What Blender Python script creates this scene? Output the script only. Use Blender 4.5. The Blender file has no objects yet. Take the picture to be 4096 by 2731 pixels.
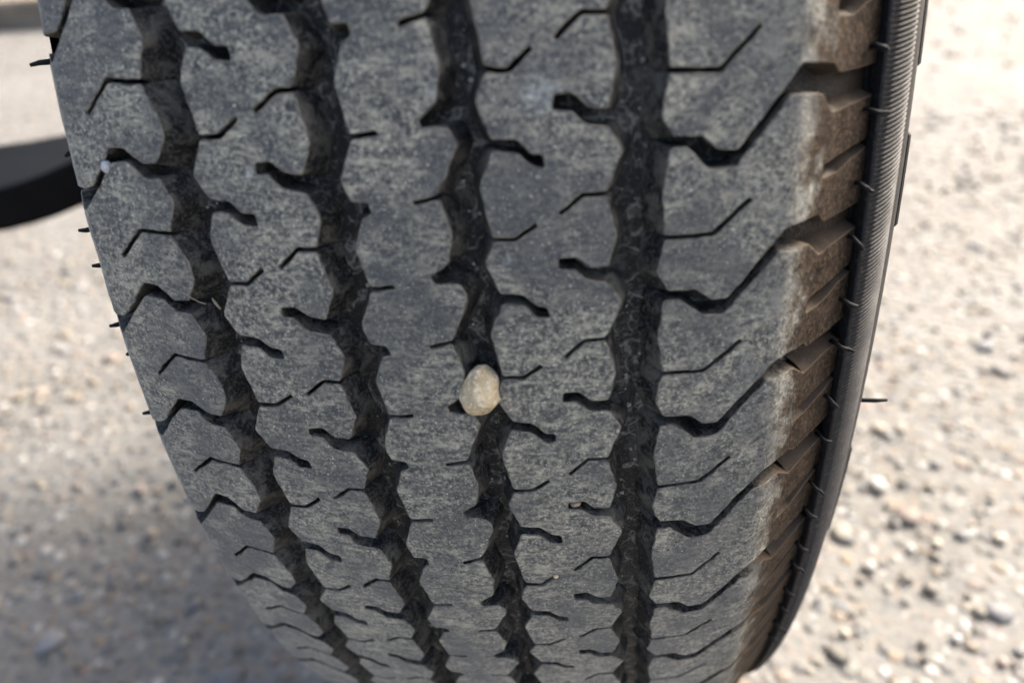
import bpy, math, random
import numpy as np
from mathutils import Vector, Matrix, noise
from mathutils.geometry import delaunay_2d_cdt

sc = bpy.context.scene
COL = sc.collection
random.seed(7)
rng = np.random.default_rng(11)

# ------------------------------------------------------------------ camera
AX = 0.3695                                     # height of the wheel axis above the ground
CAM = (0.04095194, -0.49431535, 0.12251869 + AX)
cx = (0.98391418, 0.16042164, -0.07859889)      # image right, down and forward in world axes
cy = (0.02190182, -0.54498761, -0.83815799)
cz = (-0.1772941, 0.82295407, -0.53973456)
cam_data = bpy.data.cameras.new('camera')
cam = bpy.data.objects.new('camera', cam_data); COL.objects.link(cam)
cam.matrix_world = Matrix(((cx[0], -cy[0], -cz[0], CAM[0]), (cx[1], -cy[1], -cz[1], CAM[1]),
                           (cx[2], -cy[2], -cz[2], CAM[2]), (0, 0, 0, 1)))
cam_data.sensor_width = 36.0
cam_data.lens = 27.0
cam_data.clip_start = 0.01
cam_data.clip_end = 400.0
cam_data.dof.use_dof = True
cam_data.dof.focus_distance = 0.185
cam_data.dof.aperture_fstop = 8.5
sc.camera = cam

# ------------------------------------------------------------------ light
SUN_EL, SUN_AZ = math.radians(41), math.radians(45)   # azimuth from +Y towards +X
world = bpy.data.worlds.new("World"); sc.world = world; world.use_nodes = True
wn = world.node_tree.nodes; wl = world.node_tree.links
bg = wn['Background']; bg.inputs['Strength'].default_value = 0.10
sky = wn.new('ShaderNodeTexSky'); sky.sky_type = 'NISHITA'; sky.sun_disc = False
sky.sun_elevation = SUN_EL; sky.sun_rotation = SUN_AZ
sky.air_density = 1.0; sky.dust_density = 9.0; sky.ozone_density = 0.3
wl.new(sky.outputs[0], bg.inputs['Color'])
sd = bpy.data.lights.new('sun', 'SUN'); sd.energy = 1.5; sd.angle = math.radians(18); sd.color = (1.0, 0.975, 0.925)
sun = bpy.data.objects.new('sun', sd); COL.objects.link(sun)
dirv = Vector((math.sin(SUN_AZ) * math.cos(SUN_EL), math.cos(SUN_AZ) * math.cos(SUN_EL), math.sin(SUN_EL)))
sun.rotation_euler = (-dirv).to_track_quat('-Z', 'Y').to_euler()
sc.view_settings.view_transform = 'Standard'; sc.view_settings.look = 'None'
sc.view_settings.exposure = 2.25; sc.view_settings.gamma = 1.0

# ------------------------------------------------------------------ material helpers
class MT:
    def __init__(s, name):
        s.m = bpy.data.materials.new(name); s.m.use_nodes = True
        s.t = s.m.node_tree; s.b = s.t.nodes['Principled BSDF']
        s.co = s.t.nodes.new('ShaderNodeTexCoord')
    def n(s, typ, **kw):
        x = s.t.nodes.new(typ)
        for k, v in kw.items(): setattr(x, k, v)
        return x
    def l(s, a, b): s.t.links.new(a, b)
    def noise(s, scale, detail=4, rough=.55, dist=0, vec=None, stretch=None):
        x = s.n('ShaderNodeTexNoise'); x.inputs['Scale'].default_value = scale
        x.inputs['Detail'].default_value = detail; x.inputs['Roughness'].default_value = rough
        x.inputs['Distortion'].default_value = dist
        v = vec or s.co.outputs['Object']
        if stretch:
            mp = s.n('ShaderNodeMapping'); mp.inputs['Scale'].default_value = stretch
            s.l(v, mp.inputs['Vector']); v = mp.outputs[0]
        s.l(v, x.inputs['Vector']); return x.outputs['Fac']
    def ramp(s, fac, stops, interp='LINEAR'):
        x = s.n('ShaderNodeValToRGB'); e = x.color_ramp.elements; x.color_ramp.interpolation = interp
        while len(e) < len(stops): e.new(.5)
        for el, (p, c) in zip(e, stops):
            el.position = p; el.color = (c, c, c, 1) if isinstance(c, (int, float)) else (*c, 1)
        s.l(fac, x.inputs[0]); return x.outputs[0]
    def mix(s, fac, a, b, mode='MIX'):
        x = s.n('ShaderNodeMix', data_type='RGBA', blend_type=mode)
        for sock, v in ((x.inputs[0], fac), (x.inputs[6], a), (x.inputs[7], b)):
            if isinstance(v, (int, float)): sock.default_value = v if sock is x.inputs[0] else (v, v, v, 1)
            elif isinstance(v, tuple): sock.default_value = (*v, 1)
            else: s.l(v, sock)
        return x.outputs[2]
    def math(s, op, a, b=0.0, clamp=False):
        x = s.n('ShaderNodeMath', operation=op, use_clamp=clamp)
        for sock, v in ((x.inputs[0], a), (x.inputs[1], b)):
            if isinstance(v, (int, float)): sock.default_value = v
            else: s.l(v, sock)
        return x.outputs[0]
    def bump(s, h, strength, dist):
        x = s.n('ShaderNodeBump'); x.inputs['Strength'].default_value = strength
        x.inputs['Distance'].default_value = dist; s.l(h, x.inputs['Height'])
        s.l(x.outputs[0], s.b.inputs['Normal']); return x
    def out(s, color=None, rough=None, spec=None):
        for key, v in (('Base Color', color), ('Roughness', rough), ('Specular IOR Level', spec)):
            if v is None: continue
            if isinstance(v, (int, float)): s.b.inputs[key].default_value = v
            elif isinstance(v, tuple): s.b.inputs[key].default_value = (*v, 1)
            else: s.l(v, s.b.inputs[key])
        return s.m
    def x_mask(s, lo, hi):
        sp = s.n('ShaderNodeSeparateXYZ'); s.l(s.co.outputs['Object'], sp.inputs[0])
        mr = s.n('ShaderNodeMapRange', interpolation_type='SMOOTHSTEP')
        mr.inputs[1].default_value = lo; mr.inputs[2].default_value = hi
        wob = s.math('MULTIPLY', s.math('SUBTRACT', s.noise(150, 4), .5), .016)
        s.l(s.math('ADD', sp.outputs[0], wob), mr.inputs[0]); return mr.outputs[0]

STAINS = [((.0206, -.3577, .0848), .006), ((.0135, -.3640, .0555), .0025), ((-.0364, -.3617, .0736), .0022), ((.0695, -.3495, .0363), .005), ((-.0569, -.3591, .0728), .0025), ((.0020, -.3600, .0880), .003)]
def mat_tread():
    m = MT('worn dusty tread rubber')
    big = m.noise(48, 4, .6, .6); mid = m.noise(230, 6, .75, .8); fine = m.noise(1050, 4, .75, .3); spk = m.noise(2100, 2, .6)
    streak = m.noise(900, 3, .7, .4, None, (.22, 1, 1)); scuff = m.noise(260, 5, .7, 1.0, None, (.5, 1.3, 1.3))
    c = m.mix(m.ramp(mid, [(.39, 0), (.60, 1)]), (.072, .077, .080), (.215, .213, .188))
    c = m.mix(m.ramp(streak, [(.40, .6), (.55, 0)]), c, (.056, .060, .064))
    c = m.mix(m.ramp(fine, [(.50, 0), (.65, .75)]), c, (.50, .475, .38))
    c = m.mix(m.ramp(fine, [(.37, .9), (.48, 0)]), c, (.026, .029, .033))
    patch = m.ramp(scuff, [(.47, 0), (.64, .9)])
    c = m.mix(m.math('MULTIPLY', patch, m.ramp(streak, [(.38, .1), (.58, .75)])), c, (.50, .475, .375))
    c = m.mix(m.ramp(big, [(.38, .7), (.56, 0)]), c, (.070, .075, .080))
    c = m.mix(m.ramp(spk, [(.67, 0), (.73, .85)]), c, (.76, .75, .68))
    # old chalky stains
    sm = 0.0
    for q, r in STAINS:
        ds = m.n('ShaderNodeVectorMath', operation='DISTANCE'); ds.inputs[1].default_value = q
        m.l(m.co.outputs['Object'], ds.inputs[0])
        sm = m.math('MAXIMUM', sm, m.math('SUBTRACT', 1.0, m.math('DIVIDE', ds.outputs['Value'], r), True))
    sm = m.math('MULTIPLY', m.ramp(m.math('ADD', sm, m.math('MULTIPLY', m.math('SUBTRACT', scuff, .5), 1.6)), [(.30, 0), (.9, .42)]), m.ramp(sm, [(0, 0), (.2, 1)]))
    c = m.mix(m.math('MULTIPLY', sm, m.ramp(fine, [(.36, .2), (.56, 1)])), c, (.50, .54, .55))
    # chalky scuffing on the outer shoulder, brown unworn rubber past it
    sc1 = m.math('MULTIPLY', m.math('MULTIPLY', m.x_mask(.054, .068), m.ramp(m.noise(110, 3, .6), [(.40, .1), (.62, 1)])), m.ramp(m.noise(300, 6, .75, .5), [(.47, 0), (.58, .9)]))
    c = m.mix(sc1, c, (.215, .22, .205))
    br = m.mix(m.ramp(m.noise(260, 4, .6, 0, None, (.5, 1, 1)), [(.3, 0), (.7, 1)]), (.017, .0127, .0096), (.058, .0435, .0325))
    br = m.mix(m.ramp(fine, [(.36, .7), (.48, 0)]), br, (.010, .008, .007))
    br = m.mix(m.math('MULTIPLY', m.ramp(fine, [(.5, 0), (.66, 1)]), .55), br, (.17, .115, .072))
    c = m.mix(m.x_mask(.0672, .0735), c, br)
    h = m.math('ADD', m.math('MULTIPLY', fine, .6), m.math('ADD', m.math('MULTIPLY', mid, 1.2), m.math('MULTIPLY', m.noise(90, 3), 2.0)))
    sh = m.math('MULTIPLY', m.math('MULTIPLY', m.x_mask(.056, .066), m.noise(420, 5, .75)), 7.0)
    m.bump(m.math('ADD', h, sh), .42, .0006)
    m.l(m.math('MULTIPLY', m.math('SUBTRACT', 1.0, m.x_mask(.054, .066)), .2), m.b.inputs['Sheen Weight']); m.b.inputs['Sheen Roughness'].default_value = .45
    return m.out(c, m.ramp(fine, [(.3, .5), (.7, .85)]), m.math('SUBTRACT', .34, m.math('MULTIPLY', m.x_mask(.068, .072), .27)))

def mat_wall():
    m = MT('unworn groove rubber')
    mid = m.noise(210, 5, .65, .6); fine = m.noise(1300, 4, .7)
    c = m.mix(m.ramp(mid, [(.46, 0), (.62, 1)]), (.006, .0068, .009), (.088, .084, .074))
    c = m.mix(m.math('MULTIPLY', m.ramp(fine, [(.48, 0), (.7, 1)]), .45), c, (.20, .194, .17))
    br = m.mix(mid, (.020, .014, .009), (.080, .057, .037))
    c = m.mix(m.x_mask(.067, .072), c, br)
    m.bump(m.math('ADD', fine, m.math('MULTIPLY', mid, 2)), .4, .0005)
    return m.out(c, m.ramp(mid, [(.35, .5), (.65, .85)]), .28)

def mat_floor():
    m = MT('dusty groove floor rubber')
    mid = m.noise(160, 6, .7, 1.2); fine = m.noise(1400, 3, .7)
    vo = m.n('ShaderNodeTexVoronoi', feature='DISTANCE_TO_EDGE'); vo.inputs['Scale'].default_value = 190
    mp = m.n('ShaderNodeVectorMath', operation='ADD')
    nz = m.n('ShaderNodeTexNoise'); nz.inputs['Scale'].default_value = 260
    m.l(m.co.outputs['Object'], nz.inputs['Vector'])
    sc_ = m.n('ShaderNodeVectorMath', operation='SCALE'); sc_.inputs['Scale'].default_value = .008
    m.l(nz.outputs['Color'], sc_.inputs[0]); m.l(m.co.outputs['Object'], mp.inputs[0]); m.l(sc_.outputs[0], mp.inputs[1])
    m.l(mp.outputs[0], vo.inputs['Vector'])
    web = m.ramp(vo.outputs['Distance'], [(.0, 1), (.09, 0)])
    c = m.mix(m.ramp(mid, [(.48, 0), (.60, 1)]), (.0045, .005, .007), (.062, .061, .056))
    c = m.mix(m.math('MULTIPLY', web, m.ramp(mid, [(.42, 0), (.6, .8)])), c, (.23, .226, .205))
    c = m.mix(m.math('MULTIPLY', m.ramp(fine, [(.56, 0), (.76, 1)]), .6), c, (.15, .145, .13))
    br = m.mix(mid, (.014, .0095, .0065), (.050, .035, .022))
    c = m.mix(m.x_mask(.070, .076), c, br)
    m.bump(m.math('ADD', fine, m.math('MULTIPLY', mid, 2.5)), .5, .0006)
    return m.out(c, m.ramp(mid, [(.4, .4), (.62, .9)]), .32)

def mat_band():
    m = MT('dark sidewall rubber')
    mid = m.noise(120, 4, .6); fine = m.noise(900, 3, .6)
    c = m.mix(mid, (.008, .0085, .0105), (.021, .021, .023))
    c = m.mix(m.math('MULTIPLY', m.ramp(fine, [(.55, 0), (.8, 1)]), .5), c, (.14, .13, .12))
    m.bump(fine, .2, .0003)
    return m.out(c, m.ramp(mid, [(.3, .5), (.7, .66)]), .2)

def mat_simple(name, col, rough=.6, spec=.4, var=.25, scale=60, bumpd=0.0):
    m = MT(name); nz = m.noise(scale, 4, .6)
    a = tuple(x * (1 - var) for x in col); b = tuple(min(1, x * (1 + var)) for x in col)
    if bumpd: m.bump(nz, .5, bumpd)
    return m.out(m.mix(m.ramp(nz, [(.3, 0), (.7, 1)]), a, b), rough, spec)

def mat_stone(name, lo, hi, light, dark_specks=True, sc_=1.0):
    m = MT(name)
    mid = m.noise(160 * sc_, 4, .6); fine = m.noise(900 * sc_, 4, .7); sp = m.noise(1500 * sc_, 2, .5)
    c = m.mix(m.ramp(mid, [(.3, 0), (.7, 1)]), lo, hi)
    c = m.mix(m.ramp(fine, [(.5, 0), (.68, .8)]), c, light)
    if dark_specks: c = m.mix(m.ramp(sp, [(.28, .85), (.34, 0)]), c, (.05, .04, .025))
    m.bump(m.math('ADD', fine, mid), .9, .0009)
    return m.out(c, .8, .25)

def mat_edge():
    m = MT('scuffed block edge'); a = m.noise(500, 5, .75); f = m.noise(1500, 3, .7)
    c = m.mix(m.ramp(a, [(.40, 0), (.60, 1)]), (.055, .056, .058), (.23, .215, .175))
    c = m.mix(m.x_mask(.0685, .0725), c, m.mix(a, (.04, .028, .019), (.13, .094, .062)))
    m.bump(m.math('ADD', a, f), .5, .0005); return m.out(c, .8, .2)
M_TREAD, M_WALL, M_FLOOR, M_BAND, M_EDGE = mat_tread(), mat_wall(), mat_floor(), mat_band(), mat_edge()

def new_obj(name, verts, faces, mats, parent=None, mi=None, normals=None, smooth=True, kind=None):
    me = bpy.data.meshes.new(name)
    me.from_pydata([tuple(v) for v in verts], [], [tuple(f) for f in faces])
    for mm in (mats if isinstance(mats, (list, tuple)) else [mats]): me.materials.append(mm)
    if mi is not None: me.polygons.foreach_set('material_index', list(mi))
    if smooth: me.polygons.foreach_set('use_smooth', [True] * len(me.polygons))
    me.update()
    if normals is not None: me.normals_split_custom_set_from_vertices([tuple(n) for n in normals])
    o = bpy.data.objects.new(name, me); COL.objects.link(o)
    if parent: o.parent = parent
    if kind: o['kind'] = kind
    return o

def tag(o, label, cat, group=None):
    o['label'] = label; o['category'] = cat
    if group: o['group'] = group

# ------------------------------------------------------------------ tyre geometry
R0, CROWN, U0 = 0.37, 1.9642, -0.01428
PNOM = 31.3                                     # mm of tread per pitch in the drawings below
TK = [0.39737987, 0.31284335, 0.22336361, 0.14238432, 0.06097458, -0.02295421, -0.11730279, -0.19623687,
      -0.27614926, -0.36112455, -0.44566107, -0.5301976]
NP = 74
dT = (2 * math.pi - (TK[0] - TK[-1])) / (NP - 11)
KS = np.concatenate([[-12], np.arange(-2, 10), [NP - 2 + 10]]).astype(float)
TS = np.concatenate([[TK[0] + 10 * dT], TK, [TK[-1] - dT * (NP - 2 + 10 - 9)]])
def theta(s): return np.interp(s, KS, TS)
def s_of(th): return float(np.interp(-th, -TS, KS))

SHR, SHL = .067, -.0815
def _rawR(u):
    a = R0 - CROWN * (u - U0) ** 2
    r = R0 - CROWN * (SHR - U0) ** 2 - (u - SHR) * 1.25
    l = R0 - CROWN * (SHL - U0) ** 2 - (SHL - u) * 1.25
    return np.where(u > SHR, r, np.where(u < SHL, l, a))
_ug = np.linspace(-.115, .10, 2151)
_k = np.hanning(41); _k /= _k.sum()
_rg = np.convolve(np.pad(_rawR(_ug), 20, mode='edge'), _k, 'valid')
_dg = np.gradient(_rg, _ug)
def Rp(u): return np.interp(u, _ug, _rg)
def dR(u): return np.interp(u, _ug, _dg)
def surf(u, s, h):
    """tread point: u across the tyre (m), s pitch coordinate, h height over the worn surface (m)"""
    u, s, h = np.broadcast_arrays(np.asarray(u, float), np.asarray(s, float), np.asarray(h, float))
    d = dR(u); n = np.sqrt(1 + d * d); x = u - h * d / n; r = Rp(u) + h / n; t = theta(s)
    return np.stack([x, -r * np.cos(t), r * np.sin(t)], -1)
def snorm(u, s):
    u, s = np.broadcast_arrays(np.asarray(u, float), np.asarray(s, float))
    d = dR(u); n = np.sqrt(1 + d * d); t = theta(s)
    return np.stack([-d / n, -np.cos(t) / n, np.sin(t) / n], -1)
def depth(u):
    a = np.clip((np.abs(np.asarray(u) + .007) - .077) / .012, 0, 1)
    return .0062 - .0036 * a * a * (3 - 2 * a)

tyre = bpy.data.objects.new('tyre', None); COL.objects.link(tyre); tyre.location = (0, 0, 0)
tyre.empty_display_size = .05
tag(tyre, 'worn dusty black all terrain tyre with zigzag tread blocks, standing on pale gravel ground', 'tyre')
HUB = (0, 0, AX)

# ---- tread pattern, drawn in mm across (u) and pitch fraction (s); sipes are cut as thin slits
def sipe(path, wd=.85, cls='n'):
    """path from the rib edge inwards -> slit outline, upper side first"""
    P = [np.array((u, s * PNOM)) for u, s in path]
    up, lo = [], []
    for i, p in enumerate(P):
        ds = []
        if i > 0: ds.append(P[i] - P[i - 1])
        if i < len(P) - 1: ds.append(P[i + 1] - P[i])
        d = sum(x / np.linalg.norm(x) for x in ds); d /= np.linalg.norm(d)
        n = np.array((-d[1], d[0]))
        if n[1] > 0: n = -n
        cosb = max(.6, abs(np.dot(n, np.array((-ds[0][1], ds[0][0])) / np.linalg.norm(ds[0]))))
        up.append(p + n * wd / 2 / cosb); lo.append(p - n * wd / 2 / cosb)
    return [(a[0], a[1] / PNOM, cls) for a in up] + [(a[0], a[1] / PNOM, cls) for a in lo[::-1]]
def pts(cls, *ps): return [(u, s, cls) for u, s in ps]
def close(seq, cls):
    u, s, _ = seq[-1]; seq[-1] = (u, s, cls); return seq     # class of the edge that leaves the slit

RIB2L = close(sipe([(-46.4, .06), (-41.8, .057), (-37.6, -.048)]), 'g') + pts('g', (-49.8, .31)) + \
    pts('n', (-47.0, .467), (-42.4, .478), (-39.8, .552), (-37.3, .56), (-37.0, .640), (-40.2, .634), (-43.0, .556)) + pts('g', (-46.7, .548), (-48.8, .735))
RIB2R = pts('n', (-25.3, .303), (-29.2, .298), (-31.7, .227), (-35.1, .230), (-35.3, .300), (-32.5, .304), (-30.2, .398)) + \
    pts('g', (-25.0, .420), (-22.5, .575)) + close(sipe([(-24.8, .80), (-28.9, .803), (-33.4, .925)]), 'g') + pts('g', (-22.6, 1.10))
RIB3L = close(sipe([(-14.6, .080), (-9.5, .058)]), 'g') + pts('g', (-17.7, .345)) + \
    pts('n', (-16.4, .481), (-13.0, .486), (-12.2, .552)) + pts('g', (-14.3, .576), (-16.7, .775))
RIB3R = close(sipe([(1.3, .458), (-3.9, .498)]), 'g') + pts('g', (3.3, .705)) + pts('n', (2.1, .895), (-1.5, .980), (-1.0, 1.030)) + pts('g', (3.8, 1.037), (5.5, 1.130), (2.8, 1.34))
RIB4L = close(sipe([(10.9, -.255), (15.3, -.250), (19.3, -.350)]), 'g') + pts('g', (9.2, -.095)) + \
    pts('n', (11.8, .115), (16.4, .126), (18.9, .213), (21.0, .222), (21.3, .297), (18.8, .290), (16.2, .200)) + pts('g', (11.7, .187), (9.2, .400))
RIB4R = close(sipe([(32.2, .475), (27.9, .477), (23.8, .600)]), 'g') + pts('g', (34.4, .745)) + \
    pts('n', (32.6, .962), (29.2, .960), (26.6, .885), (23.2, .884), (23.0, .958), (26.0, .962), (28.4, 1.040)) + pts('g', (32.7, 1.062), (35.5, 1.205))

SL = {'g': .34, 'n': .06, 'o': .0, 'L': .52, 'R': .46, 'b': .12, 'k': .5}

def build_block(name, outline, fine, mats, parent):
    """outline: (u mm, s, class) closed polygon -> rounded block with bevelled edge, sloped walls and analytic normals"""
    # no two moulded pitches wear alike: nudge every corner a little
    O = [(np.array((u, s * PNOM)) + (np.array([noise.noise(Vector((u * .21, s * 7.3, 1.5))), noise.noise(Vector((u * .21, s * 7.3, 8.5)))]) * .45 if c != 'o' else 0), c) for u, s, c in outline]
    n = len(O)
    area = sum(O[i][0][0] * O[(i + 1) % n][0][1] - O[(i + 1) % n][0][0] * O[i][0][1] for i in range(n))
    if area < 0:
        P = [o[0] for o in O][::-1]; cl = [o[1] for o in O]; cl = [cl[(n - 2 - i) % n] for i in range(n)]
        O = list(zip(P, cl))
    # corner rounding
    pl, sl = [], []
    for i in range(n):
        a, b, c = O[i - 1][0], O[i][0], O[(i + 1) % n][0]
        s_in, s_out = SL[O[i - 1][1]], SL[O[i][1]]
        la, lc = np.linalg.norm(b - a), np.linalg.norm(c - b)
        if not (fine(b[1] / PNOM)):
            pl.append(b); sl.append((s_in + s_out) / 2); continue
        short = min(la, lc)
        r = min(.55 if short > 1.6 else .22, .40 * short)
        if O[i - 1][1] in 'gLR' and O[i][1] in 'gLR': r = min(.9, .4 * short)
        pa, pc = b + (a - b) / la * r, b + (c - b) / lc * r
        for t in (0, .5, 1):
            pl.append((1 - t) ** 2 * pa + 2 * t * (1 - t) * b + t * t * pc); sl.append(s_in * (1 - t) + s_out * t)
    # subdivision with slight wear wobble
    P, S = [], []
    m = len(pl)
    for i in range(m):
        a, b = pl[i], pl[(i + 1) % m]; L = np.linalg.norm(b - a)
        k = max(1, int(L / 1.3)) if fine(a[1] / PNOM) else max(1, int(L / 6))
        for j in range(k):
            t = j / k; q = a * (1 - t) + b * t
            P.append(q); S.append(sl[i] * (1 - t) + sl[(i + 1) % m] * t)
    P = np.array(P); S = np.array(S); m = len(P)
    fz = np.array([fine(w / PNOM) for w in P[:, 1]])
    wob = np.array([[noise.noise(Vector((p[0] * .45, p[1] * .45, 3.1))), noise.noise(Vector((p[0] * .45, p[1] * .45, 9.7)))] for p in P])
    wob2 = np.array([[noise.noise(Vector((p[0] * 1.7, p[1] * 1.7, 13.1))), noise.noise(Vector((p[0] * 1.7, p[1] * 1.7, 19.7)))] for p in P])
    P = P + (wob * .24 + wob2 * .12) * fz[:, None]
    ed = np.roll(P, -1, 0) - P; ed /= np.linalg.norm(ed, axis=1)[:, None] + 1e-9
    en = np.stack([ed[:, 1], -ed[:, 0]], 1)             # outward for positive area
    vn = en + np.roll(en, 1, 0); vn /= np.linalg.norm(vn, axis=1)[:, None] + 1e-9
    cosb = np.clip((vn * en).sum(1), .55, 1)[:, None]
    BV = .26
    Pi = P - vn / cosb * BV
    # top face triangulation
    lo, hi = Pi.min(0), Pi.max(0)
    gp = []
    for w in np.arange(lo[1], hi[1], 1.0):
        st = 3.2 if fine(w / PNOM) else 7.0
        if (round((w - lo[1])) % int(round(st))) == 0:
            for u in np.arange(lo[0] + 1.1, hi[0], st): gp.append((u + .37 * math.sin(w), w))
    gp = np.array(gp) if gp else np.zeros((0, 2))
    if len(gp):
        keep = np.ones(len(gp), bool)
        for c0 in range(0, len(gp), 400):
            d = ((gp[c0:c0 + 400, None, :] - Pi[None]) ** 2).sum(-1).min(1); keep[c0:c0 + 400] = d > .8
        gp = gp[keep]
    allp = [Vector(p) for p in np.concatenate([Pi, gp])]
    vv, _, ff, ov, _, _ = delaunay_2d_cdt(allp, [], [list(range(m))], 1, 1e-6)
    tv = np.array([tuple(v) for v in vv]); u, s = tv[:, 0] / 1000, tv[:, 1] / PNOM
    # gentle unevenness of the worn face
    hz = np.array([noise.noise(Vector((a * .11, b * .11, 5.0))) for a, b in tv]) * .00022
    V = [surf(u, s, hz)]; N = [snorm(u, s)]
    F = [tuple(f) for f in ff]; MI = [0] * len(F)
    # make sure faces point outwards
    V0 = V[0]
    F = [f if np.dot(np.cross(V0[f[1]] - V0[f[0]], V0[f[2]] - V0[f[0]]), N[0][f[0]]) > 0 else f[::-1] for f in F]
    base = len(V0)
    def ring(q, h, tilt, walln):
        nonlocal base
        uu, ss = q[:, 0] / 1000, q[:, 1] / PNOM
        V.append(surf(uu, ss, h)); sn = snorm(uu, ss)
        e = surf((q[:, 0] + walln[:, 0]) / 1000, (q[:, 1] + walln[:, 1]) / PNOM, h) - V[-1]
        e /= np.linalg.norm(e, axis=1)[:, None]
        nn = sn * (1 - tilt)[:, None] + e * tilt[:, None]; N.append(nn / np.linalg.norm(nn, axis=1)[:, None])
        b = base; base += len(q); return b
    one = np.ones(m)
    hzi = np.array([noise.noise(Vector((a * .11, b * .11, 5.0))) for a, b in Pi]) * .00022
    dep = depth(P[:, 0] / 1000) + .0006
    Pb = P + vn / cosb * (S * dep * 1000)[:, None]
    wt = 1 - .5 * S
    r0 = ring(Pi, hzi, one * .0, vn); r1 = ring(P, hzi - .00020, one * .55, vn)
    r2 = ring(P, hzi - .00020, wt * .95, vn)
    Pm = P + vn / cosb * (S * dep * 500)[:, None]
    r3 = ring(Pm, -dep * .5, wt * .95, vn); r4 = ring(Pb, -dep, wt * .8, vn)
    for i in range(m):
        j = (i + 1) % m
        for a, b, mi in ((r0, r1, 2), (r2, r3, 1), (r3, r4, 1)):
            F.append((a + i, b + i, b + j, a + j)); MI.append(mi)
    Vc = np.concatenate(V); Nc = np.concatenate(N)
    # orient wall quads
    q = F[len(ff)]
    fn = np.cross(Vc[q[1]] - Vc[q[0]], Vc[q[2]] - Vc[q[0]])
    if np.dot(fn, Nc[q[1]]) < 0: F = F[:len(ff)] + [f[::-1] for f in F[len(ff):]]
    o = new_obj(name, Vc, F, mats, parent, MI, Nc)
    o.location = HUB
    return o

K0, K1 = -4, NP - 4
fine = lambda s: -3.5 < s < 12
TM = [M_TREAD, M_WALL, M_EDGE]
def rib(L, Rr, cutL, cutR):
    """continuous rib: left boundary downwards, right boundary back up, ended by cuts on the hidden side"""
    left, right = [], []
    for k in range(K0, K1):
        left += [(u, s + k, c) for u, s, c in L]; right += [(u, s + k, c) for u, s, c in Rr]
    a, b = K0 + .2, K1 + .2 - .004
    le = [(cutL, a, 'g')] + [q for q in left if a + .02 < q[1] < b - .02] + [(cutL, b, 'n')]
    rr = [q for q in right if a + .02 < q[1] < b - .02]
    # going back up the class belongs to the edge below the point in the drawing order
    rev = [(u, s, rr[i - 1][2] if i else 'g') for i, (u, s, c) in list(enumerate(rr))[::-1]]
    rev = [(cutR, b, 'g')] + rev + [(cutR, a, 'n')]
    build_block('tread_rib', le + rev, fine, TM, tyre)
rib(RIB2L, RIB2R, -48.0, -24.5)
rib(RIB3L, RIB3R, -16.5, 4.0)
rib(RIB4L, RIB4R, 10.5, 33.0)

def right_block(k):
    o = pts('n', (43.6, .215), (46.6, .215), (51, .354)) + pts('b', (55.5, .352), (65.1, -.065)) + pts('b', (71.7, -.054)) + pts('k', (74.5, .070)) + pts('o', (84.4, -.020))
    o += pts('b', (84.4, .300)) + pts('b', (80.2, .336), (73.6, .412)) + pts('k', (73.5, .510), (77.0, .497), (80.6, .425)) + pts('o', (84.4, .362))
    o += pts('b', (84.4, .79), (75.1, .848), (73.7, .780)) + pts('n', (66.8, .775)) + pts('b', (64.3, .870)) + pts('n', (55.8, 1.243), (52.5, 1.240), (49.4, 1.154)) + pts('R', (44.2, 1.148), (42.0, 1.01))
    o += [(u, s, c) for u, s, c in sipe([(43.3, .785), (52.2, .783), (59.0, .572)])[::-1]]
    o[-1] = (*o[-1][:2], 'R'); o += pts('R', (42.3, .475))
    return [(u, s + k, c) for u, s, c in o]
def left_block(k):
    o = [(u, s, c) for u, s, c in pts('L', (-58.2, .335), (-55.6, .50))]
    s_ = sipe([(-58.2, .73), (-66.6, .71), (-73.6, .915)]); s_ = close(s_, 'L')
    o += s_ + pts('L', (-55.3, .93), (-55.0, 1.06)) + pts('n', (-58.3, 1.232), (-62, 1.232), (-65.8, 1.13), (-69.7, 1.125)) + pts('b', (-72.6, 1.24), (-77.0, 1.40), (-79.0, 1.425), (-85.7, 1.41), (-88.5, 1.285)) + pts('o', (-97.5, 1.37))
    o += pts('b', (-97.5, .565), (-89.0, .505), (-87.8, .575), (-80.6, .58), (-74.5, .37)) + pts('n', (-70.2, .223), (-65.2, .222), (-62, .325))
    return [(u, s + k, c) for u, s, c in o]
for k in range(K0, K1):
    build_block('shoulder_block', right_block(k), fine, TM, tyre)
    build_block('shoulder_block', left_block(k), fine, TM, tyre)

# ---- groove floor (the body of the tread the blocks stand on)
def lathe(name, prof, thetas, mat, wrap=True, parent=tyre, kind=None):
    """prof: list of (x, R)"""
    pr = np.array(prof); t = np.array(thetas); n, m = len(t), len(pr)
    V = np.stack([np.broadcast_to(pr[None, :, 0], (n, m)), -pr[None, :, 1] * np.cos(t)[:, None], pr[None, :, 1] * np.sin(t)[:, None]], -1).reshape(-1, 3)
    F = []
    for i in range(n if wrap else n - 1):
        i2 = (i + 1) % n
        for j in range(m - 1): F.append((i * m + j, i2 * m + j, i2 * m + j + 1, i * m + j + 1))
    o = new_obj(name, V, F, mat, parent, kind=kind); o.location = HUB; return o
TH = np.linspace(0, 2 * math.pi, 720, endpoint=False)
ug = np.linspace(-.098, .0846, 74)
dg = depth(ug); dd = dR(ug); nn = np.sqrt(1 + dd * dd)
lathe('groove_floor', list(zip(ug + dg * dd / nn, Rp(ug) - dg / nn)), TH, M_FLOOR)

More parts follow.
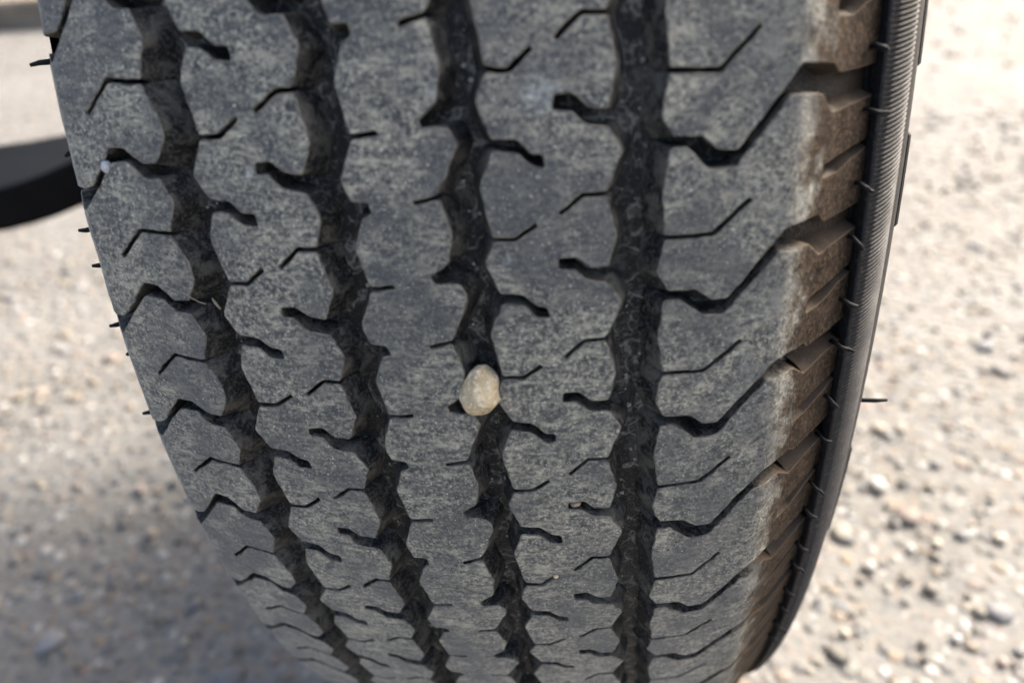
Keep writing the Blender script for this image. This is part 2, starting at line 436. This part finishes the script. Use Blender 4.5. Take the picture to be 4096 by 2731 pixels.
# ---- sidewalls; the right one carries the ridged rim protector band
xe, re = .0845, float(Rp(.0845))
lathe('sidewall', [(xe - .0035, re - .0015), (xe - .0016, re - .0040), (xe - .0002, re - .0040), (xe + .0002, re + .0026), (xe + .0006, re + .0030), (xe + .0011, re + .0027)], TH, M_BAND)
b0, b1 = (xe + .0011, re + .0027), (xe + .0089, re - .0090)
NR = 2080
def ridge_band():
    nu = 9; V, F = [], []
    bx, br = b1[0] - b0[0], b1[1] - b0[1]; L = math.hypot(bx, br); nx, nr = -br / L, bx / L
    for i in range(NR * 3):
        for j in range(nu):
            a = j / (nu - 1); th = (i / 3 + a * 2.6) * 2 * math.pi / NR
            bulge = .0011 * 4 * a * (1 - a)
            taper = min(1, a * 9 + .1) * min(1, (1 - a) * 7)
            h = bulge + (0, .0006, .0006)[i % 3] * taper * (1 if a < .999 else 0)
            x, r = b0[0] + bx * a + nx * h, b0[1] + br * a + nr * h
            V.append((x, -r * math.cos(th), r * math.sin(th)))
    n = NR * 3
    for i in range(n):
        for j in range(nu - 1):
            F.append((i * nu + j, ((i + 1) % n) * nu + j, ((i + 1) % n) * nu + j + 1, i * nu + j + 1))
    o = new_obj('ridged_band', V, F, M_BAND, tyre, smooth=False); o.location = HUB
    o['label'] = 'dark band of fine slanted ridges round the sidewall'
ridge_band()
lathe('sidewall', [(b1[0] - .0004, b1[1] + .0008), (b1[0] + .0003, b1[1]), (b1[0] + .0022, b1[1] - .0042), (b1[0] + .0030, b1[1] - .0058), (.0975, .302), (.0985, .285), (.096, .262), (.090, .236), (.083, .217), (.077, .207)], TH, M_BAND)
lathe('sidewall', [(-.0975, Rp(-.0975) - .001), (-.104, .322), (-.111, .305), (-.1125, .285), (-.110, .262), (-.104, .236), (-.097, .217), (-.091, .207)], TH, M_BAND)

M_PLATE_SHADE = mat_simple('shade darkened rubber', (.005, .005, .006), .55, .25)  # sidewall rubber darkened for the plates, their shade put into the colour
# raised plates on the outer sidewall, seen edge on past the band
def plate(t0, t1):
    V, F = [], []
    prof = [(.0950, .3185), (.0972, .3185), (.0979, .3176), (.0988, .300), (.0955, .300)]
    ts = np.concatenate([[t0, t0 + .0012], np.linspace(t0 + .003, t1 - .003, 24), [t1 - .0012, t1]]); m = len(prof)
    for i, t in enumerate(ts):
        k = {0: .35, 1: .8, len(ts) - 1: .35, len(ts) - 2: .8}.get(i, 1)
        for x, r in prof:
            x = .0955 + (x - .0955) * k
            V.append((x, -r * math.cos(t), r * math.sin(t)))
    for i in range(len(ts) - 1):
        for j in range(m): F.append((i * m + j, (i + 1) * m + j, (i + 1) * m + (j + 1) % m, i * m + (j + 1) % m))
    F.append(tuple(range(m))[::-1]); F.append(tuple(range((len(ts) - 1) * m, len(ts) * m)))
    o = new_obj('raised_plate', V, F, M_PLATE_SHADE, tyre, smooth=False); o.location = HUB
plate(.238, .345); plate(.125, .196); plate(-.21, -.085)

# plain steel wheel inside the beads
lathe('wheel_rim', [(.081, .214), (.083, .206), (.079, .200), (.066, .196), (.060, .180), (.02, .176), (-.05, .178), (-.078, .196), (-.093, .200), (-.096, .206), (-.094, .214)], TH[::6], mat_simple('grey steel', (.25, .25, .26), .4, .5))
lathe('wheel_disc', [(.058, .181), (.040, .165), (.046, .120), (.030, .075), (.030, .004)], TH[::6], bpy.data.materials['grey steel'])

# ---- moulding hairs
def tube(path, rad, name, mat, parent=None, sides=7, loc=HUB):
    P = np.array(path, float); n = len(P); V, F = [], []
    rad = np.broadcast_to(np.asarray(rad, float), (n,))
    ref = np.array((.3, .2, .93))
    for i in range(n):
        t = P[min(i + 1, n - 1)] - P[max(i - 1, 0)]; t /= np.linalg.norm(t)
        a = np.cross(t, ref); a /= np.linalg.norm(a); b = np.cross(t, a)
        for k in range(sides):
            w = 2 * math.pi * k / sides; V.append(P[i] + rad[i] * (a * math.cos(w) + b * math.sin(w)))
    for i in range(n - 1):
        for k in range(sides): F.append((i * sides + k, i * sides + (k + 1) % sides, (i + 1) * sides + (k + 1) % sides, (i + 1) * sides + k))
    F.append(tuple(range(sides))[::-1]); F.append(tuple(range((n - 1) * sides, n * sides)))
    o = new_obj(name, V, F, mat, parent); o.location = loc; return o
M_HAIR = mat_simple('rubber hair', (.007, .0075, .009), .6, .15)
def pol(x, r, t): return np.array((x, -r * math.cos(t), r * math.sin(t)))
for i, t in enumerate([.2915, .2515, .2162, .1728, .1388, .0956, .0631, .0194, -.0168, -.0642, -.0953, -.1401, -.1690, -.2140, -.2470, -.2850, -.3200]):
    r = random.Random(i); L = .3 + 1.1 * r.random()
    w = r.uniform(-.0045, .003)
    path = [pol(.0820, .3372, t), pol(.0829, .3391, t + .0004), pol(.0838, .3399, t - .0014 + w * .3), pol(.0846, .3400, t - .0028 + w * .6), pol(.0846 + .0008 * L, .3398, t - .0036 + w * .8), pol(.0846 + .0014 * L, .3394 + (.0004 if i % 3 else .0016), t - .0034 + w)]
    tube(path, list(np.array([.0006, .0005, .00055, .0006, .00045, .00025]) * r.uniform(.8, 1.2)), 'rubber_hair', M_HAIR, tyre)
for i, t in enumerate([.263, .206, .155, .128, .083, .058, .004, -.065, -.118, -.175, -.235, -.300]):
    r = random.Random(50 + i); L = (.0055 if i == 0 else r.uniform(.002, .004))
    u = -.0915; p0 = surf(u, s_of(t), -.001); nrm = snorm(u, s_of(t))
    d = nrm * .6 + np.array((-.8, 0, r.uniform(-.25, .1))); d /= np.linalg.norm(d)
    tube([p0, p0 + d * L * .6, p0 + d * L + np.array((0, 0, r.uniform(-.0008, .0008)))], [.0007, .0006, .0004], 'rubber_hair', M_HAIR, tyre)
p0 = pol(.0955, .315, -.036)
o = tube([p0, p0 + np.array((.003, -.0005, -.0001)), p0 + np.array((.006, -.001, .0003)), p0 + np.array((.0088, -.001, .0006))], [.0007, .00065, .0006, .0004], 'rubber_hair', M_HAIR, tyre)
o['label'] = 'long thin hair sticking straight out from the sidewall'

# ------------------------------------------------------------------ stones and scraps in the tread
def rock(name, center, axes, dims, mat, seed, shape=None, sub=4, rough=.08):
    """lumpy stone; axes = 3 unit vectors (across, up, out)"""
    import bmesh
    bm = bmesh.new(); bmesh.ops.create_icosphere(bm, subdivisions=sub, radius=1)
    off = Vector((seed * 3.7, seed * 1.3, seed))
    A = Matrix(axes).transposed()
    for v in bm.verts:
        p = v.co.copy()
        if shape: p = shape(p)
        k = 1 + rough * noise.noise(p * 1.3 + off) + rough * .5 * noise.noise(p * 3.1 + off) + rough * .15 * noise.noise(p * 9 + off)
        p = Vector((p.x * dims[0], p.y * dims[1], p.z * dims[2])) * k
        v.co = A @ p
    me = bpy.data.meshes.new(name); bm.to_mesh(me); bm.free()
    me.polygons.foreach_set('use_smooth', [True] * len(me.polygons)); me.materials.append(mat)
    o = bpy.data.objects.new(name, me); COL.objects.link(o)
    o.location = Vector(center) + Vector(HUB); return o
def frame(u, s):
    n = Vector(snorm(u, s)); up = Vector(surf(u, s - .02, 0) - surf(u, s + .02, 0)).normalized()
    ac = up.cross(n).normalized(); up = n.cross(ac)
    return ac, up, n
_ey = [-1, -.96, -.86, -.6, -.3, 0, .4, .72, .9, 1]; _ew = [0, .60, .84, .99, 1.0, .93, .78, .60, .40, 0]
def egg(p):
    k = float(np.interp(p.y, _ey, _ew)) / max(.05, math.sqrt(max(0, 1 - p.y * p.y)))
    return Vector((p.x * k + .20 * (p.y + 1) - .16, p.y, p.z * k))
_pl = [(Vector((.9, .1, .45)), .80), (Vector((-.85, .25, .5)), .78), (Vector((.1, -.75, .7)), .80), (Vector((.15, .55, .8)), .80), (Vector((-.3, -.1, .95)), .86), (Vector((.65, -.6, .3)), .86), (Vector((-.7, -.65, .3)), .92), (Vector((.5, .8, .2)), .84)]
_pl = [(a.normalized(), d + .02) for a, d in _pl]
def faceted(p):
    q = egg(p)
    for a, d in _pl:
        e = q.dot(a) - d
        if e > 0: q = q - a * e * .95
    return q
M_PEB = mat_stone('tan stone', (.38, .29, .165), (.70, .58, .38), (.97, .93, .80))
us, ss = .0058, 1.850
fr = frame(us, ss)
pb = rock('pebble', surf(us, ss, -.0006), fr, (.0047, .0058, .0050), M_PEB, 21, faceted, 5, .05)
tag(pb, 'tan egg shaped pebble wedged in the centre groove of the tread', 'pebble')
M_WHITE = mat_stone('pale quartz', (.42, .45, .48), (.6, .63, .66), (.85, .87, .9), False, 2)
wp = rock('pebble', surf(-.0719, .262, -.0004), frame(-.0719, .262), (.0011, .0014, .0012), M_WHITE, 5, None, 3, .2)
tag(wp, 'tiny white pebble stuck in the left shoulder groove near the curved black bar', 'pebble')
M_PINK = mat_stone('pinkish stone', (.34, .25, .19), (.46, .35, .27), (.62, .52, .42), True, 2)
ch = rock('stone_chip', surf(.0248, 2.922, -.0011), frame(.0248, 2.922), (.0013, .0011, .0011), M_PINK, 8, None, 2, .3)
tag(ch, 'small pinkish stone chip caught in a keyed notch below the large tan pebble', 'stone chip')
c2 = rock('stone_chip', surf(.0190, 3.655, -.0001), frame(.0190, 3.655), (.0007, .0006, .0006), M_PEB, 9, None, 2, .3)
tag(c2, 'tiny tan stone chip at the tip of a thin cut low on the tread', 'stone chip')

def grit():
    import bmesh
    bm = bmesh.new(); r = random.Random(4)
    bands = [(-.0530, -.0495), (-.0215, -.0170), (.0045, .0090), (.0360, .0415)]
    for i in range(230):
        lo, hi = bands[i % 4]; u, s_ = r.uniform(lo, hi), r.uniform(-1.2, 9.0)
        p = surf(u, s_, -float(depth(u)) + .0002)
        q = bmesh.ops.create_icosphere(bm, subdivisions=1, radius=.00016 + .00045 * r.random() ** 3)
        for v in q['verts']: v.co = v.co * r.uniform(.75, 1.2) + Vector(p)
    me = bpy.data.meshes.new('grit'); bm.to_mesh(me); bm.free(); me.materials.append(M_GRIT)
    o = bpy.data.objects.new('grit', me); COL.objects.link(o); o.location = HUB; o['kind'] = 'stuff'
    o['label'] = 'fine pale grit caught in the tread grooves'
M_GRIT = mat_stone('pale grit', (.28, .26, .22), (.5, .47, .4), (.7, .68, .62), False, 2)
grit()
def scrap(name, us_, ss_, h, rad, mat, label, cat, parent=None):
    o = tube([surf(a, b, h) for a, b in zip(us_, ss_)], rad, name, mat)
    tag(o, label, cat); return o
M_STRAW = mat_simple('dry straw', (.42, .36, .26), .7, .3)
scrap('husk', [.0030, .0034, .0041, .0049], [2.135, 2.165, 2.180, 2.178], -.0052, [.0001, .0003, .0003, .0002], M_STRAW, 'small curved cream husk lying in the groove below the tan pebble', 'husk')
scrap('straw_bit', [-.0552, -.0545, -.0536], [1.250, 1.290, 1.335], -.004, [.0002, .00035, .0002], M_STRAW, 'short cream straw bit lying in the groove beside the left shoulder blocks', 'straw')
scrap('fibre', [-.0590, -.0570, -.0550, -.0535], [1.16, 1.195, 1.225, 1.235], .0001, .00007, M_STRAW, 'thin dry fibre lying across a left shoulder block corner', 'fibre')

# ------------------------------------------------------------------ curved black bar behind the tyre
def bar():
    xs = np.linspace(-1.15, -.135, 40); V, F = [], []
    for x in xs:
        a = x + .46
        z = -.069 + .20 * a + 1.3 * a * a
        y0, y1, hgt = .10 * a * a, .150 + .40 * a if a > -.25 else .05, .034
        rise = .006 + .05 * max(a, 0)
        prof = [(y0, z - hgt), (y0, z - .004), (y0 + .001, z - .001), (y0 + .004, z), (y1 - .004, z + rise), (y1, z + rise - .003), (y1, z - hgt)]
        m = len(prof)
        for y, zz in prof: V.append((x, y, zz + AX))
    n = len(xs)
    for i in range(n - 1):
        for j in range(m): F.append((i * m + j, i * m + (j + 1) % m, (i + 1) * m + (j + 1) % m, (i + 1) * m + j))
    F.append(tuple(range(m))); F.append(tuple(range((n - 1) * m, n * m))[::-1])
    o = new_obj('curved_bar', V, F, mat_simple('black paint', (.0045, .0045, .005), .6, .06, .3, 40), smooth=False)
    tag(o, 'curved flat black bar running behind the left edge of the tyre', 'metal bar')
bar()

# ------------------------------------------------------------------ ground
def ground():
    m = MT('sandy gravel ground')
    big = m.noise(2.2, 4, .6); mid = m.noise(28, 5, .65); fine_ = m.noise(130, 4, .7)
    c = m.mix(m.ramp(fine_, [(.3, 0), (.7, 1)]), (.120, .116, .107), (.190, .186, .172)); st = None
    for scl, lo, hi in ((150, .30, .50), (62, .24, .40)):
        vo = m.n('ShaderNodeTexVoronoi'); vo.inputs['Scale'].default_value = scl; m.l(m.co.outputs['Object'], vo.inputs['Vector'])
        st = m.ramp(vo.outputs['Distance'], [(lo, .95), (hi, 0)])
        sp = m.n('ShaderNodeSeparateColor'); m.l(vo.outputs['Color'], sp.inputs[0])
        cs = m.ramp(sp.outputs[0], [(.0, (.20, .185, .155)), (.16, (.095, .094, .092)), (.3, (.20, .155, .11)), (.45, (.10, .107, .114)), (.6, (.34, .335, .32)), (.72, (.19, .145, .122)), (.82, (.145, .14, .125)), (.93, (.06, .062, .066))], 'CONSTANT')
        c = m.mix(st, c, cs)
    c = m.mix(m.ramp(mid, [(.3, .5), (.6, 0)]), c, (.10, .098, .092))
    c = m.mix(m.math('MULTIPLY', m.ramp(big, [(.45, 0), (.7, .35)]), 1), c, (.235, .23, .22))
    m.bump(m.math('ADD', m.math('MULTIPLY', st, 1.5), fine_), .6, .004)
    mat = m.out(c, .75, .3)
    xs = np.concatenate([-np.geomspace(120, 1.7, 10), np.linspace(-1.6, 1.6, 90), np.geomspace(1.7, 120, 10)])
    ys = np.concatenate([-np.geomspace(120, 1.3, 10), np.linspace(-1.2, 3.0, 110), np.geomspace(3.1, 120, 10)])
    V = [(x, y, (noise.noise(Vector((x * 6, y * 6, 0))) * .004 if abs(x) < 3 and abs(y) < 4 else 0) - .004) for y in ys for x in xs]
    nx = len(xs); F = [(j * nx + i, j * nx + i + 1, (j + 1) * nx + i + 1, (j + 1) * nx + i) for j in range(len(ys) - 1) for i in range(nx - 1)]
    o = new_obj('ground', V, F, mat); o['kind'] = 'structure'
    # loose stones
    mg = MT('mixed gravel')
    at = mg.n('ShaderNodeAttribute', attribute_name='stone_color')
    nz = mg.noise(220, 4, .6)
    mg.out(mg.mix(mg.math('MULTIPLY', nz, .5), at.outputs['Color'], (.145, .14, .125)), .7, .35)
    pal = np.array([(.62, .57, .47), (.48, .41, .32), (.36, .33, .29), (.30, .31, .32), (.40, .41, .43), (.74, .72, .68), (.55, .44, .38), (.46, .40, .30), (.26, .25, .245), (.80, .80, .79), (.50, .45, .38), (.58, .52, .42)])
    import bmesh
    bm = bmesh.new(); bmesh.ops.create_icosphere(bm, subdivisions=1, radius=1)
    bv = np.array([v.co[:] for v in bm.verts]); bf = np.array([[v.index for v in f.verts] for f in bm.faces]); bm.free()
    bm = bmesh.new(); bmesh.ops.create_icosphere(bm, subdivisions=2, radius=1)
    bv2 = np.array([v.co[:] for v in bm.verts]); bf2 = np.array([[v.index for v in f.verts] for f in bm.faces]); bm.free()
    Vs, Fs, Cs = [], [], []; nb = 0
    def add(x, y, rad, hi=False):
        nonlocal nb
        b, f = (bv2, bf2) if hi else (bv, bf)
        sh = b * (1 + rng.normal(0, .10, (len(b), 1))) * np.array([1, rng.uniform(.6, 1), rng.uniform(.28, .5)]) * rad
        t = rng.uniform(0, 6.283); c, s = math.cos(t), math.sin(t)
        q = np.stack([sh[:, 0] * c - sh[:, 1] * s + x, sh[:, 0] * s + sh[:, 1] * c + y, sh[:, 2] + rad * rng.uniform(-.18, .10) - .003], 1)
        Vs.append(q); Fs.append(f + nb); nb += len(b)
        col = pal[rng.integers(len(pal))] * rng.uniform(.26, .58); Cs.append(np.repeat(col[None], len(f), 0))
    for _ in range(7000):
        x, y = rng.uniform(-1.0, .95), rng.uniform(-.35, 1.1)
        add(x, y, .0022 + .0052 * rng.random() ** 3)
    for _ in range(420):
        add(rng.uniform(-1.0, .95), rng.uniform(-.35, 1.1), rng.uniform(.005, .012), True)
    for _ in range(5000):
        x, y = rng.uniform(-3.6, 1.8), rng.uniform(1.0, 3.8)
        add(x, y, .004 + .008 * rng.random() ** 2)
    V = np.concatenate(Vs); F = np.concatenate(Fs); Cc = np.concatenate(Cs)
    me = bpy.data.meshes.new('gravel'); me.from_pydata(V.tolist(), [], F.tolist()); me.materials.append(mg.m)
    ca = me.attributes.new('stone_color', 'FLOAT_COLOR', 'FACE')
    ca.data.foreach_set('color', np.concatenate([Cc, np.ones((len(Cc), 1))], 1).ravel().astype(np.float32))
    me.polygons.foreach_set('use_smooth', [True] * len(me.polygons))
    g = bpy.data.objects.new('gravel', me); COL.objects.link(g); g['kind'] = 'stuff'
    g['label'] = 'pale mixed gravel scattered over the sandy ground'
ground()

# pale kerb far behind the tyre, top left
def kerb():
    V, F = [], []
    prof = [(0, 0), (0, .10), (.012, .115), (.15, .118), (.15, 0)]
    n = 24; m = len(prof)
    for i in range(n):
        x = -6.0 + i * (5.2 / (n - 1))
        for y, z in prof: V.append((x, 2.62 + y + noise.noise(Vector((x * 2, z, 0))) * .004, z - .004))
    for i in range(n - 1):
        for j in range(m - 1): F.append((i * m + j, (i + 1) * m + j, (i + 1) * m + j + 1, i * m + j + 1))
    F.append(tuple(range((n - 1) * m, n * m))); F.append(tuple(range(m))[::-1])
    o = new_obj('kerb', V, F, mat_simple('weathered concrete', (.19, .165, .13), .9, .2, .2, 9, .002), smooth=False)
    o['kind'] = 'structure'
kerb()
